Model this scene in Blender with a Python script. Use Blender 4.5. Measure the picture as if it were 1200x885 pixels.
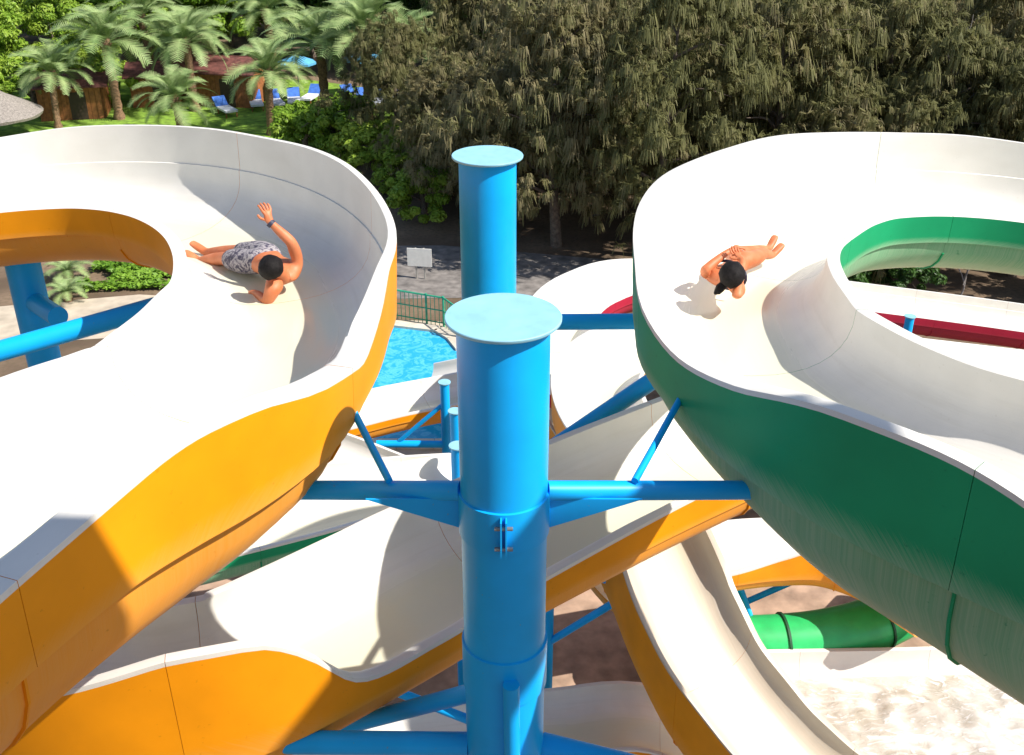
import bpy, bmesh, math, random
from mathutils import Vector, Matrix, noise
R = math.radians
random.seed(7)
scene = bpy.context.scene
for o in list(bpy.data.objects): bpy.data.objects.remove(o)
COL = scene.collection
EYE = 13.5                      # eye height on the start tower above the park ground

# ------------------------------------------------------------------ camera
cam = bpy.data.cameras.new('camera'); camo = bpy.data.objects.new('camera', cam); COL.objects.link(camo)
cam.sensor_width = 36; cam.lens = 37.5; cam.clip_end = 2000; cam.clip_start = .05
camo.location = (0, 0, EYE); camo.rotation_euler = (R(62.5), 0, 0)
scene.camera = camo
# ------------------------------------------------------------------ sky and sun
SUN_EL, SUN_AZ = R(47), R(110)          # azimuth clockwise from +Y
world = bpy.data.worlds.new('World'); scene.world = world; world.use_nodes = True
wn = world.node_tree; bg = wn.nodes['Background']
sky = wn.nodes.new('ShaderNodeTexSky'); sky.sky_type = 'NISHITA'; sky.sun_disc = False
sky.sun_elevation = SUN_EL; sky.sun_rotation = SUN_AZ; sky.altitude = 10; sky.dust_density = 1.2
wn.links.new(sky.outputs[0], bg.inputs[0]); bg.inputs[1].default_value = .105
sl = bpy.data.lights.new('sun', 'SUN'); sl.energy = 5.0; sl.angle = R(.53); sl.color = (1, .95, .87)
so = bpy.data.objects.new('sun', sl); COL.objects.link(so)
sd = Vector((math.sin(SUN_AZ)*math.cos(SUN_EL), math.cos(SUN_AZ)*math.cos(SUN_EL), math.sin(SUN_EL)))
so.rotation_euler = sd.to_track_quat('Z', 'Y').to_euler(); so.location = sd*60
vs = scene.view_settings; vs.view_transform = 'Standard'; vs.look = 'None'; vs.gamma = 1; vs.exposure = .50
vs.use_curve_mapping = False

# ------------------------------------------------------------------ helpers
def link(o, parent=None):
    COL.objects.link(o)
    if parent: o.parent = parent
    return o
def tag(o, label=None, cat=None, group=None, kind=None):
    if label: o['label'] = label
    if cat: o['category'] = cat
    if group: o['group'] = group
    if kind: o['kind'] = kind
    return o
def empty(name, loc=(0, 0, 0), rz=0, label=None, cat=None, group=None):
    o = bpy.data.objects.new(name, None); o.empty_display_size = .2; link(o)
    o.location = loc; o.rotation_euler.z = rz
    return tag(o, label, cat, group)
def mesh_obj(name, me, mats, parent=None):
    o = bpy.data.objects.new(name, me); link(o, parent)
    for m in (mats if isinstance(mats, (list, tuple)) else [mats]):
        if len(me.materials) < (len(mats) if isinstance(mats, (list, tuple)) else 1): me.materials.append(m)
    return o
class MB:
    def __init__(s): s.v = []; s.f = []; s.m = []
    def add(s, vs, fs, mi=0):
        b = len(s.v); s.v += [tuple(p) for p in vs]; s.f += [tuple(i+b for i in f) for f in fs]; s.m += [mi]*len(fs); return s
    def box(s, c, d, rz=0, mi=0, rot=None):
        M = rot or Matrix.Rotation(rz, 3, 'Z'); c = Vector(c)
        vs = [c+M @ Vector((x*d[0]/2, y*d[1]/2, z*d[2]/2)) for x in (-1, 1) for y in (-1, 1) for z in (-1, 1)]
        return s.add(vs, [(0, 1, 3, 2), (4, 6, 7, 5), (0, 4, 5, 1), (2, 3, 7, 6), (0, 2, 6, 4), (1, 5, 7, 3)], mi)
    def tube(s, pts, rs, n=12, cap=True, mi=0):
        pts = [Vector(p) for p in pts]
        if not isinstance(rs, (list, tuple)): rs = [rs]*len(pts)
        rings = []; t0 = (pts[1]-pts[0]).normalized()
        x = t0.orthogonal().normalized()
        for i, p in enumerate(pts):
            t = (pts[min(i+1, len(pts)-1)]-pts[max(i-1, 0)]).normalized()
            x = (x-t*x.dot(t)).normalized(); y = t.cross(x)
            rings.append([p+(x*math.cos(a)+y*math.sin(a))*rs[i] for a in [2*math.pi*k/n for k in range(n)]])
        vs = [q for r in rings for q in r]; fs = []
        for i in range(len(pts)-1):
            for k in range(n): fs.append((i*n+k, i*n+(k+1) % n, (i+1)*n+(k+1) % n, (i+1)*n+k))
        if cap: fs += [tuple(range(n-1, -1, -1)), tuple(range((len(pts)-1)*n, len(pts)*n))]
        return s.add(vs, fs, mi)
    def lathe(s, c, prof, n=40, mi=0):
        c = Vector(c); vs = []; fs = []
        for r, z in prof: vs += [c+Vector((r*math.cos(2*math.pi*k/n), r*math.sin(2*math.pi*k/n), z)) for k in range(n)]
        for i in range(len(prof)-1):
            for k in range(n): fs.append((i*n+k, i*n+(k+1) % n, (i+1)*n+(k+1) % n, (i+1)*n+k))
        fs += [tuple(range(n-1, -1, -1)), tuple(range((len(prof)-1)*n, len(prof)*n))]
        return s.add(vs, fs, mi)
    def mesh(s, name, smooth=None):
        me = bpy.data.meshes.new(name); me.from_pydata(s.v, [], s.f); me.update()
        if any(s.m): me.polygons.foreach_set('material_index', s.m)
        if smooth is not None:
            me.polygons.foreach_set('use_smooth', [True]*len(me.polygons)); me.set_sharp_from_angle(angle=R(smooth))
        return me
    def build(s, name, mats, parent=None, smooth=None): return mesh_obj(name, s.mesh(name, smooth), mats, parent)
def cr(pts, n):
    P = [Vector(p) for p in pts]; P = [2*P[0]-P[1]]+P+[2*P[-1]-P[-2]]; out = []
    for i in range(1, len(P)-2):
        a, b, c, d = P[i-1:i+3]
        for k in range(n):
            u = k/n; out.append(.5*((2*b)+(c-a)*u+(2*a-5*b+4*c-d)*u*u+(-a+3*b-3*c+d)*u**3))
    out.append(P[-2].copy()); return out
def copy_tree(o, parent=None):
    c = o.copy(); link(c, parent)
    for ch in o.children: copy_tree(ch, c)
    return c

# ------------------------------------------------------------------ materials
def mat(name):
    m = bpy.data.materials.new(name); m.use_nodes = True
    return m, m.node_tree.nodes, m.node_tree.links, m.node_tree.nodes['Principled BSDF']
def nd(n, t, **kw):
    x = n.new(t)
    for k, v in kw.items():
        if k[0] == 'i' and k[1:].isdigit(): x.inputs[int(k[1:])].default_value = v
        else: setattr(x, k, v)
    return x
def mixc(n, l, f, a, b):
    x = n.new('ShaderNodeMix'); x.data_type = 'RGBA'
    for s, v in ((0, f), (6, a), (7, b)):
        if hasattr(v, 'node'): l.new(v, x.inputs[s])
        else: x.inputs[s].default_value = v if s == 0 else (*v, 1) if len(v) == 3 else v
    return x.outputs[2]
def ramp(n, l, src, stops):
    x = n.new('ShaderNodeValToRGB'); l.new(src, x.inputs[0]); e = x.color_ramp.elements
    e[0].position, e[0].color = stops[0][0], (*[stops[0][1]]*3, 1) if not isinstance(stops[0][1], tuple) else (*stops[0][1], 1)
    e[1].position, e[1].color = stops[-1][0], (*[stops[-1][1]]*3, 1) if not isinstance(stops[-1][1], tuple) else (*stops[-1][1], 1)
    for p, c in stops[1:-1]:
        q = e.new(p); q.color = (*[c]*3, 1) if not isinstance(c, tuple) else (*c, 1)
    return x.outputs[0]
def simple(name, col, rough=.5, var=.12, scale=6, bump=0, spec=.5, coat=0):
    m, n, l, b = mat(name)
    tc = nd(n, 'ShaderNodeTexCoord'); ns = nd(n, 'ShaderNodeTexNoise'); ns.inputs['Scale'].default_value = scale; ns.inputs['Detail'].default_value = 6
    l.new(tc.outputs['Object'], ns.inputs['Vector'])
    d = tuple(c*(1-var*1.6) for c in col); u = tuple(min(1, c*(1+var)) for c in col)
    l.new(mixc(n, l, ramp(n, l, ns.outputs[0], [(.3, 0.), (.7, 1.)]), d, u), b.inputs['Base Color'])
    b.inputs['Roughness'].default_value = rough; b.inputs['Specular IOR Level'].default_value = spec; b.inputs['Coat Weight'].default_value = coat
    if bump:
        bp = nd(n, 'ShaderNodeBump'); bp.inputs['Strength'].default_value = bump; l.new(ns.outputs[0], bp.inputs['Height']); l.new(bp.outputs[0], b.inputs['Normal'])
    return m
def gel_inner(name, base=(.77, .74, .685)):
    # white gelcoat: cream mineral stain along the wet floor, dull rinse marks, dirt
    m, n, l, b = mat(name)
    at = nd(n, 'ShaderNodeAttribute', attribute_name='prof'); aa = nd(n, 'ShaderNodeAttribute', attribute_name='arc')
    tc = nd(n, 'ShaderNodeTexCoord')
    cv = nd(n, 'ShaderNodeCombineXYZ'); l.new(aa.outputs['Fac'], cv.inputs[0]); l.new(at.outputs['Fac'], cv.inputs[1])
    mp = nd(n, 'ShaderNodeMapping'); mp.inputs['Scale'].default_value = (.7, 9, 1); l.new(cv.outputs[0], mp.inputs[0])
    st = nd(n, 'ShaderNodeTexNoise'); st.inputs['Scale'].default_value = 1.6; st.inputs['Detail'].default_value = 8; l.new(mp.outputs[0], st.inputs['Vector'])
    bl = nd(n, 'ShaderNodeTexNoise'); bl.inputs['Scale'].default_value = 2.2; bl.inputs['Detail'].default_value = 7; l.new(tc.outputs['Object'], bl.inputs['Vector'])
    fine = nd(n, 'ShaderNodeTexNoise'); fine.inputs['Scale'].default_value = 40; fine.inputs['Detail'].default_value = 4; l.new(tc.outputs['Object'], fine.inputs['Vector'])
    # prof: -1 inner rim .. 0 floor .. +1 outer rim
    ab = nd(n, 'ShaderNodeMath', operation='ABSOLUTE'); l.new(at.outputs['Fac'], ab.inputs[0])
    wob = nd(n, 'ShaderNodeMath', operation='MULTIPLY_ADD'); l.new(st.outputs[0], wob.inputs[0]); wob.inputs[1].default_value = .3; l.new(ab.outputs[0], wob.inputs[2])
    floor = ramp(n, l, wob.outputs[0], [(.42, 1.), (.60, .55), (.78, 0.)])
    c1 = mixc(n, l, ramp(n, l, bl.outputs[0], [(.35, 0.), (.7, 1.)]), tuple(c*.90 for c in base), base)
    c1 = mixc(n, l, ramp(n, l, st.outputs[0], [(.52, 0.), (.72, .30)]), c1, (.58, .54, .47))
    c2 = mixc(n, l, floor, c1, (.695, .665, .51))
    sp = ramp(n, l, fine.outputs[0], [(.66, 0.), (.76, .35)])
    c3 = mixc(n, l, sp, c2, (.55, .50, .42))
    l.new(c3, b.inputs['Base Color'])
    rg = nd(n, 'ShaderNodeMath', operation='MULTIPLY_ADD'); l.new(floor, rg.inputs[0]); rg.inputs[1].default_value = -.25; rg.inputs[2].default_value = .42
    l.new(rg.outputs[0], b.inputs['Roughness'])
    bp = nd(n, 'ShaderNodeBump'); bp.inputs['Strength'].default_value = .10; bp.inputs['Distance'].default_value = .02
    l.new(st.outputs[0], bp.inputs['Height']); l.new(bp.outputs[0], b.inputs['Normal'])
    return m
def gel_outer(name, col, worn, fade=.75):
    # coloured gelcoat: sun-bleached fibres low on the belly (green adds bounced light), streaks across, scratches
    m, n, l, b = mat(name)
    at = nd(n, 'ShaderNodeAttribute', attribute_name='prof'); aa = nd(n, 'ShaderNodeAttribute', attribute_name='arc')
    tc = nd(n, 'ShaderNodeTexCoord')
    cv = nd(n, 'ShaderNodeCombineXYZ'); l.new(aa.outputs['Fac'], cv.inputs[0]); l.new(at.outputs['Fac'], cv.inputs[1])
    sk = nd(n, 'ShaderNodeMath', operation='MULTIPLY_ADD'); l.new(at.outputs['Fac'], sk.inputs[0]); sk.inputs[1].default_value = .55; l.new(aa.outputs['Fac'], sk.inputs[2])
    cv2 = nd(n, 'ShaderNodeCombineXYZ'); l.new(sk.outputs[0], cv2.inputs[0]); l.new(at.outputs['Fac'], cv2.inputs[1])
    mp = nd(n, 'ShaderNodeMapping'); mp.inputs['Scale'].default_value = (70, 1.3, 1); l.new(cv2.outputs[0], mp.inputs[0])
    st = nd(n, 'ShaderNodeTexNoise'); st.inputs['Scale'].default_value = 1.4; st.inputs['Detail'].default_value = 9; st.inputs['Roughness'].default_value = .65; l.new(mp.outputs[0], st.inputs['Vector'])
    bl = nd(n, 'ShaderNodeTexNoise'); bl.inputs['Scale'].default_value = 1.7; bl.inputs['Detail'].default_value = 6; l.new(tc.outputs['Object'], bl.inputs['Vector'])
    fl = nd(n, 'ShaderNodeTexNoise'); fl.inputs['Scale'].default_value = 23; fl.inputs['Detail'].default_value = 5; l.new(tc.outputs['Object'], fl.inputs['Vector'])
    base = mixc(n, l, ramp(n, l, bl.outputs[0], [(.3, 0.), (.7, 1.)]), tuple(c*.82 for c in col), col)
    # prof 2..3 band, 3..4 belly to its keel
    ad = nd(n, 'ShaderNodeMath', operation='MULTIPLY_ADD'); l.new(st.outputs[0], ad.inputs[0]); ad.inputs[1].default_value = .55; l.new(at.outputs['Fac'], ad.inputs[2])
    sb = nd(n, 'ShaderNodeMath', operation='MULTIPLY_ADD'); l.new(ad.outputs[0], sb.inputs[0]); sb.inputs[1].default_value = .5; sb.inputs[2].default_value = -1.33
    fm = ramp(n, l, sb.outputs[0], [(.18, 0.), (.66, fade)])
    c2 = mixc(n, l, fm, base, worn)
    c3 = mixc(n, l, ramp(n, l, fl.outputs[0], [(.68, 0.), (.74, .5)]), c2, tuple(c*.6 for c in col))
    l.new(c3, b.inputs['Base Color']); b.inputs['Roughness'].default_value = .5
    b.inputs['Specular IOR Level'].default_value = .22
    bp = nd(n, 'ShaderNodeBump'); bp.inputs['Strength'].default_value = .04; bp.inputs['Distance'].default_value = .01
    l.new(st.outputs[0], bp.inputs['Height']); l.new(bp.outputs[0], b.inputs['Normal'])
    return m
M = {}
M['white'] = gel_inner('white_gelcoat')
M['cream'] = gel_inner('shaded_cream_gelcoat', (.54, .45, .35))  # cream darkened, so the colour also carries the shade inside this flume
M['orange'] = gel_outer('orange_gelcoat', (.88, .315, .003), (.82, .50, .22), .65)
M['green'] = gel_outer('green_gelcoat', (.010, .33, .135), (.74, .71, .54), 1.)  # pale belly fade also stands in for light bounced up from below
M['red'] = gel_outer('red_gelcoat', (.46, .022, .055), (.6, .2, .2), .3)
def blue_paint(name, col=(.004, .43, .98)):
    m, n, l, b = mat(name)
    tc = nd(n, 'ShaderNodeTexCoord')
    a = nd(n, 'ShaderNodeTexNoise'); a.inputs['Scale'].default_value = 2.5; a.inputs['Detail'].default_value = 7; l.new(tc.outputs['Object'], a.inputs['Vector'])
    f = nd(n, 'ShaderNodeTexNoise'); f.inputs['Scale'].default_value = 34; f.inputs['Detail'].default_value = 6; l.new(tc.outputs['Object'], f.inputs['Vector'])
    c = mixc(n, l, ramp(n, l, a.outputs[0], [(.3, 0.), (.7, 1.)]), tuple(x*.85 for x in col), col)
    c = mixc(n, l, ramp(n, l, f.outputs[0], [(.70, 0.), (.78, .55)]), c, (.18, .22, .27))
    l.new(c, b.inputs['Base Color']); b.inputs['Roughness'].default_value = .4; b.inputs['Specular IOR Level'].default_value = .3
    bp = nd(n, 'ShaderNodeBump'); bp.inputs['Strength'].default_value = .05; l.new(f.outputs[0], bp.inputs['Height']); l.new(bp.outputs[0], b.inputs['Normal'])
    return m
M['blue'] = blue_paint('blue_steel_paint')
M['cap'] = simple('faded_blue_cap', (.27, .54, .66), .6, .07, 9, .05)
M['bolt'] = simple('dull_bolt_steel', (.30, .30, .30), .45, .3, 30); M['bolt'].node_tree.nodes['Principled BSDF'].inputs['Metallic'].default_value = .7

# ------------------------------------------------------------------ ground
def sheet(name, poly, z, m, label=None, cat=None, kind='structure', sub=0, thick=0):
    b = MB(); n = len(poly)
    if thick:
        b.add([(x, y, z) for x, y in poly]+[(x, y, z-thick) for x, y in poly], [tuple(range(n)), tuple(range(2*n-1, n-1, -1))]+[(i, i+n, (i+1) % n+n, (i+1) % n) for i in range(n)])
    else: b.add([(x, y, z) for x, y in poly], [tuple(range(n))])
    o = b.build(name, m); tag(o, label, cat, None, kind); return o
def soil_mat():
    m, n, l, b = mat('park_soil'); tc = nd(n, 'ShaderNodeTexCoord')
    a = nd(n, 'ShaderNodeTexNoise'); a.inputs['Scale'].default_value = .35; a.inputs['Detail'].default_value = 9; l.new(tc.outputs['Object'], a.inputs['Vector'])
    f = nd(n, 'ShaderNodeTexNoise'); f.inputs['Scale'].default_value = 7; f.inputs['Detail'].default_value = 8; l.new(tc.outputs['Object'], f.inputs['Vector'])
    c = mixc(n, l, ramp(n, l, a.outputs[0], [(.35, 0.), (.65, 1.)]), (.10, .065, .04), (.24, .165, .105))
    c = mixc(n, l, ramp(n, l, f.outputs[0], [(.45, 0.), (.7, .7)]), c, (.10, .075, .04))
    l.new(c, b.inputs['Base Color']); b.inputs['Roughness'].default_value = .95
    bp = nd(n, 'ShaderNodeBump'); bp.inputs['Strength'].default_value = .5; l.new(f.outputs[0], bp.inputs['Height']); l.new(bp.outputs[0], b.inputs['Normal'])
    return m
M['soil'] = soil_mat()
M['lawn'] = simple('lawn_grass', (.20, .34, .035), .9, .35, 3, .5)
M['pave'] = simple('grey_paving', (.21, .19, .175), .85, .3, 3, .2)
M['sandpave'] = simple('sand_paving', (.50, .42, .32), .85, .15, 2, .2)
G = 1500
g = MB(); g.add([(-G, -G, 0), (G, -G, 0), (G, G, 0), (-G, G, 0)], [(0, 1, 2, 3)]); tag(g.build('ground', M['soil']), kind='structure')
sheet('lawn', [(-34, 49.5), (-20, 48), (-8, 46), (-4.5, 48), (-5, 60), (-12, 64), (-34, 66)], .008, M['lawn'])
sheet('path', [(-9, 31.2), (4, 31.6), (5, 34.4), (-2.5, 36.2), (-9, 36)], .012, M['pave'])
sheet('pavement', [(-24, 26.5), (-9, 28.9), (-9, 31.3), (-12, 31.7), (-24, 28.9)], .012, M['sandpave'])
sheet('sand_yard', [(-9, 8.5), (10, 8.5), (10.5, 17), (1.5, 19.5), (-9, 19)], .012, simple('pinkish_sand', (.40, .27, .19), .95, .25, 2.5, .4))
sheet('pool_deck', [(-12, 21.5), (1.5, 21.5), (1.5, 27.6), (-1.1, 28.3), (-2.2, 29.6), (-12, 30.4)], .02, M['sandpave'])

# ------------------------------------------------------------------ flumes
def flume(name, label, pts, outer, w=.68, d=.5, dO=.72, sg=1, ext=None, fo=.14, fi=.10, bandO=.40, bandI=.26, inner='white', step=.16, sec=2.3, group=None, cat='water slide'):
    """pts: rim-level centre line; sg=+1 the outer wall is to the right of travel."""
    root = empty(name, (0, 0, 0), 0, label, cat, group)
    base = Vector((pts[0][0], pts[0][1], 0)); root.location = base
    nseg = 14
    C = cr(pts, nseg)
    E_ = cr([(e, 0, 0) for e in (ext or [0]*len(pts))], nseg)
    # resample evenly
    L = [0.]
    for a, b in zip(C, C[1:]): L.append(L[-1]+(b-a).length)
    n = max(4, int(L[-1]/step)); rc = []; re = []; j = 0
    for i in range(n+1):
        s = L[-1]*i/n
        while j < len(L)-2 and L[j+1] < s: j += 1
        u = (s-L[j])/max(1e-6, L[j+1]-L[j]); rc.append(C[j].lerp(C[j+1], u)); re.append(max(-.25, E_[j].x*(1-u)+E_[j+1].x*u))
    D_ = cr([(q, 0, 0) for q in (dO if isinstance(dO, (list, tuple)) else [dO]*len(pts))], nseg); rd = []; rb_ = []; j = 0
    B_ = cr([(q, 0, 0) for q in (bandO if isinstance(bandO, (list, tuple)) else [bandO]*len(pts))], nseg)
    for i in range(n+1):
        s = L[-1]*i/n
        while j < len(L)-2 and L[j+1] < s: j += 1
        u = (s-L[j])/max(1e-6, L[j+1]-L[j]); rd.append(D_[j].x*(1-u)+D_[j+1].x*u); rb_.append(B_[j].x*(1-u)+B_[j+1].x*u)
    NS = 18; w_in, fo_in = w, fo
    def section(i, shift=0.):
        p = rc[i]; t = (rc[min(i+1, n)]-rc[max(i-1, 0)]); t.z = 0; t.normalize(); nrm = Vector((t.y, -t.x, 0))*sg
        e = re[i]; dO = rd[i]; bandO = rb_[i]; neg = min(e, 0); e_ = max(e, 0); cr_ = .11 if fo_in > .15 else .05; k_ = max(0., min(1., (e-.05)/.25)) if fo_in > .15 else 0.; fo = fo_in-.10*k_; wi = w_in; w = w_in+.085*k_; q = p+t*shift-base; up = Vector((0, 0, 1)); P = []; A = []; K = []
        def put(u, v, a, k): P.append(q+nrm*u+up*v); A.append(a); K.append(k)
        put(-wi-fi, 0, -1.2, 0); put(-wi-.02, .005, -1.1, 0)
        for k in range(NS+1):
            th = math.pi*k/NS; cx = -math.cos(th); sx = math.sin(th); ee = 2/2.5
            put((w if cx > 0 else wi)*math.copysign(abs(cx)**ee, cx), -d*abs(sx)**ee+(neg*cx*cx if cx > 0 else 0), cx, 0)
        fl = .04*e_
        put(w+(.014 if e_ > .06 else .002), neg+.003, 1.03, 0); put(w+.014*(e_ > .06)+.35*fl, neg+e_*.35+.004, 1.05, 0); put(w+fl+.012, e+.008, 1.1, 0); put(w+fl+.028, e+.012, 1.12, 0); put(w+fl+fo, e+.004, 1.2, 0)
        put(w+fl+fo, e-.03, 2., 1)
        put(w+fo-.015, -bandO, 3., 1); put(w+fo-.03, -bandO-.012, 3.0, 1); put(w+fo-cr_, -bandO-.4*cr_, 3.02, 1)
        for k in range(1, 13):
            th = math.pi*k/13; cx = math.cos(th); sx = math.sin(th)
            if cx > 0: put((w+fo-cr_)*cx**.85, -bandO-.4*cr_*cx-(dO-bandO)*sx**.9, 4-cx, 1)
            else: put(-(wi+fi-.04)*abs(cx)**.85, -bandI-(dO-bandI)*sx**.9, 4-abs(cx), 1)
        put(-wi-fi+.04, -bandI-.012, 3.01, 1); put(-wi-fi+.01, -bandI, 3., 1); put(-wi-fi, -.03, 2., 1)
        return P, A, K
    slen = L[-1]/n; per = max(3, int(round(sec/slen)))
    cuts = list(range(0, n, per))+[n]
    if len(cuts) > 2 and cuts[-1]-cuts[-2] < per*.5: cuts.pop(-2)
    mats = [M[inner], M[outer]]
    for a, b in zip(cuts, cuts[1:]):
        V = []; PR = []; AR = []; Fc = []; MI = []
        for i in range(a, b+1):
            P, A, K = section(i, .0018 if i == a and a else -.0018 if i == b and b < n else 0)
            V += P; PR += A; AR += [i*slen]*len(P)
        m = len(P)
        for i in range(b-a):
            for k in range(m):
                k2 = (k+1) % m
                Fc.append((i*m+k, (i+1)*m+k, (i+1)*m+k2, i*m+k2)); MI.append(K[k] if k2 and K[k] == K[k2] else (0 if K[k] == 0 else 1) if k2 else 1)
        # the two end faces
        for off in (0, (b-a)*m): Fc.append(tuple(range(off, off+m))); MI.append(1)
        me = bpy.data.meshes.new('channel_section'); me.from_pydata([tuple(v) for v in V], [], Fc); me.update()
        me.polygons.foreach_set('material_index', MI)
        x = me.attributes.new('prof', 'FLOAT', 'POINT'); x.data.foreach_set('value', PR)
        x = me.attributes.new('arc', 'FLOAT', 'POINT'); x.data.foreach_set('value', AR)
        bm = bmesh.new(); bm.from_mesh(me); bmesh.ops.recalc_face_normals(bm, faces=bm.faces); bm.to_mesh(me); bm.free()
        me.polygons.foreach_set('use_smooth', [True]*len(me.polygons)); me.set_sharp_from_angle(angle=R(32))
        mesh_obj('channel_section', me, mats, root)
        if b < n:                                   # bolted joint rib round the outside
            Pm, A, K = section(b); no = 2+NS+1+5
            ring = Pm[no+3:len(Pm)-3]; cen = sum(ring, Vector())/len(ring); t = (rc[b+1]-rc[b-1]); t.z = 0; t.normalize()
            cen.z += .25; rb = MB(); vs = []
            for q in ring:
                o_ = (q-cen); o_.z *= 1.2; o_.normalize(); vs += [q-o_*.02-t*.009, q+o_*.016-t*.008, q+o_*.016+t*.008, q-o_*.02+t*.009]
            fs = [(0, 1, 2, 3), tuple(4*len(ring)-4+k for k in (3, 2, 1, 0))]
            for i in range(len(ring)-1):
                for k in range(4): fs.append((i*4+k, i*4+(k+1) % 4, i*4+4+(k+1) % 4, i*4+4+k))
            rb.add(vs, fs); ro = rb.build('joint_rib', M[outer], root)
    return root
def up(pts): return [(x, y, EYE+z) for x, y, z in pts]

Lp = [(-3.245, 1.397, -2.53), (-3.152, 1.901, -2.565), (-3.057, 2.405, -2.6), (-2.966, 2.909, -2.633), (-2.854, 3.416, -2.666), (-2.688, 3.943, -2.701), (-2.487, 4.437, -2.734), (-2.248, 4.841, -2.762), (-1.992, 5.185, -2.787), (-1.81, 5.528, -2.81), (-1.737, 5.911, -2.832), (-1.686, 6.292, -2.855), (-1.67, 6.677, -2.88), (-1.663, 7.1, -2.907), (-1.756, 7.577, -2.937), (-1.935, 8.132, -2.972), (-2.194, 8.693, -3.009), (-2.535, 9.207, -3.046), (-2.953, 9.65, -3.083), (-3.45, 9.988, -3.119), (-4.01, 10.193, -3.156), (-4.629, 10.235, -3.191), (-5.26, 10.133, -3.232), (-5.836, 9.846, -3.288), (-6.397, 9.483, -3.35), (-7.0, 8.3, -3.5), (-6.8, 7.0, -3.75), (-5.9, 6.1, -4.0)]
flume('water_slide', 'orange water slide curling round to the left with a man in patterned shorts', up(Lp), 'orange', w=.68, sg=1, fo=.17,
      ext=[-.11, -.09, -.07, -.047, -.02, .017, .079, .154, .17, .05, -.05, .09, .24, .29, .32, .35, .38, .38, .36, .37, .37, .36, .3, .27, .25, .25, .25, .2],
      dO=[1.15]*7+[1.1, 1.0, .88, .76, .68, .62, .6]+[.70]*14, bandO=[.46]*8+[.44, .40, .35, .31]+[.28]*16, step=.10)
Rp = [(5.307, 0.897, -2.53), (5.038, 1.426, -2.57), (4.755, 1.95, -2.61), (4.44, 2.45, -2.65), (4.087, 2.962, -2.69), (3.679, 3.532, -2.733), (3.235, 4.109, -2.776), (2.757, 4.652, -2.819), (2.296, 5.14, -2.86), (2.009, 5.628, -2.9), (1.819, 6.116, -2.936), (1.706, 6.582, -2.966), (1.71, 7.05, -2.995), (1.75, 7.586, -3.029), (1.852, 8.124, -3.064), (2.037, 8.616, -3.097), (2.328, 9.084, -3.129), (2.679, 9.545, -3.163), (3.102, 9.922, -3.198), (3.599, 10.159, -3.232), (4.133, 10.278, -3.266), (4.678, 10.276, -3.298), (5.242, 10.156, -3.335), (5.814, 9.893, -3.39), (6.39, 9.57, -3.45), (7.1, 8.4, -3.6), (7.0, 7.1, -3.8), (6.2, 6.1, -4.05)]
flume('water_slide', 'green water slide curling round to the right with a woman lying in it', up(Rp), 'green', w=.67, sg=-1, fo=.17,
      ext=[-.24, -.24, -.24, -.23, -.22, -.16, -.03, .19, .25, .10, .02, .09, .22, .29, .33, .37, .38, .38, .40, .385, .375, .38, .35, .33, .31, .3, .3, .2],
      dO=[1.5]*6+[1.42, 1.3, 1.15, .98, .85, .78]+[.70]*16, bandO=[.5]*8+[.46, .42, .38, .34]+[.3]*16, step=.10)
# the orange flume that crosses under both, behind the steel post
flume('water_slide', 'long orange flume with raised hump wall crossing low behind the blue post', up([(5.045, 6.876, -4.65), (4.684, 7.993, -4.66), (3.615, 8.764, -4.7), (2.417, 8.512, -4.74), (1.236, 7.805, -4.78), (-0.346, 6.66, -4.84), (-0.944, 6.175, -4.87), (-1.431, 5.794, -4.9), (-1.755, 5.56, -4.92), (-2.103, 5.408, -4.95), (-2.854, 5.344, -5.0), (-3.819, 5.638, -5.06), (-4.794, 6.38, -5.12), (-5.373, 7.518, -5.2)]), 'orange',
      w=.64, d=.46, dO=.66, sg=-1, ext=[0, 0, 0, 0, .03, -.05, -.08, -.02, .52, .68, .5, .36, .3, .2], fo=.08, fi=.07, bandO=.28, bandI=.22, step=.08)
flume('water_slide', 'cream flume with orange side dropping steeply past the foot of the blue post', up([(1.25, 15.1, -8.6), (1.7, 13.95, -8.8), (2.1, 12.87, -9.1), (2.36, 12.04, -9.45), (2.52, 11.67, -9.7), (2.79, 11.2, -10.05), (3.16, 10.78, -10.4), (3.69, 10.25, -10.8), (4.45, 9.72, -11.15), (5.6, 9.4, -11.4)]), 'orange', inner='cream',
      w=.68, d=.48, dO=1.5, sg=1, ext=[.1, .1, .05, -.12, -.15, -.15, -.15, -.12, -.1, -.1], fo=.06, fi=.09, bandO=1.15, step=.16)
flume('water_slide', 'orange flume with a hump wall above brown soil behind the cream flume', up([(1.4, 13.6, -10.5), (2.4, 14.1, -10.6), (3.3, 14.4, -10.7), (4.3, 14.7, -10.8), (5.3, 14.8, -10.9), (6.2, 14.4, -11.0), (6.9, 13.6, -11.1)]), 'orange',
      w=.66, d=.46, dO=.6, sg=1, ext=[0, 0, 0, .22, .5, .15, 0], fo=.07, fi=.07, bandO=.25, step=.2)
flume('water_slide', 'white run-out flume full of foaming water beside the green tube', up([(2.6, 12.15, -12.1), (3.9, 12.28, -12.15), (5.3, 12.37, -12.2), (6.7, 12.46, -12.25), (8.1, 12.57, -12.3), (9.6, 12.6, -12.35)]), 'orange',
      w=1.22, d=.75, dO=.85, sg=1, fo=.08, fi=.08, step=.25)
flume('water_slide', 'orange flume reaching out low towards the swimming pool', up([(-7.5, 17.2, -10.9), (-5.5, 18.6, -11.05), (-3.64, 19.79, -11.15), (-2.61, 20.43, -11.2), (-1.52, 20.98, -11.25), (-.5, 21.5, -11.3), (1.2, 22.2, -11.4)]), 'orange',
      w=.66, d=.45, dO=.6, sg=1, fo=.07, fi=.07, bandO=.2, bandI=.2, step=.25)
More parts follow.
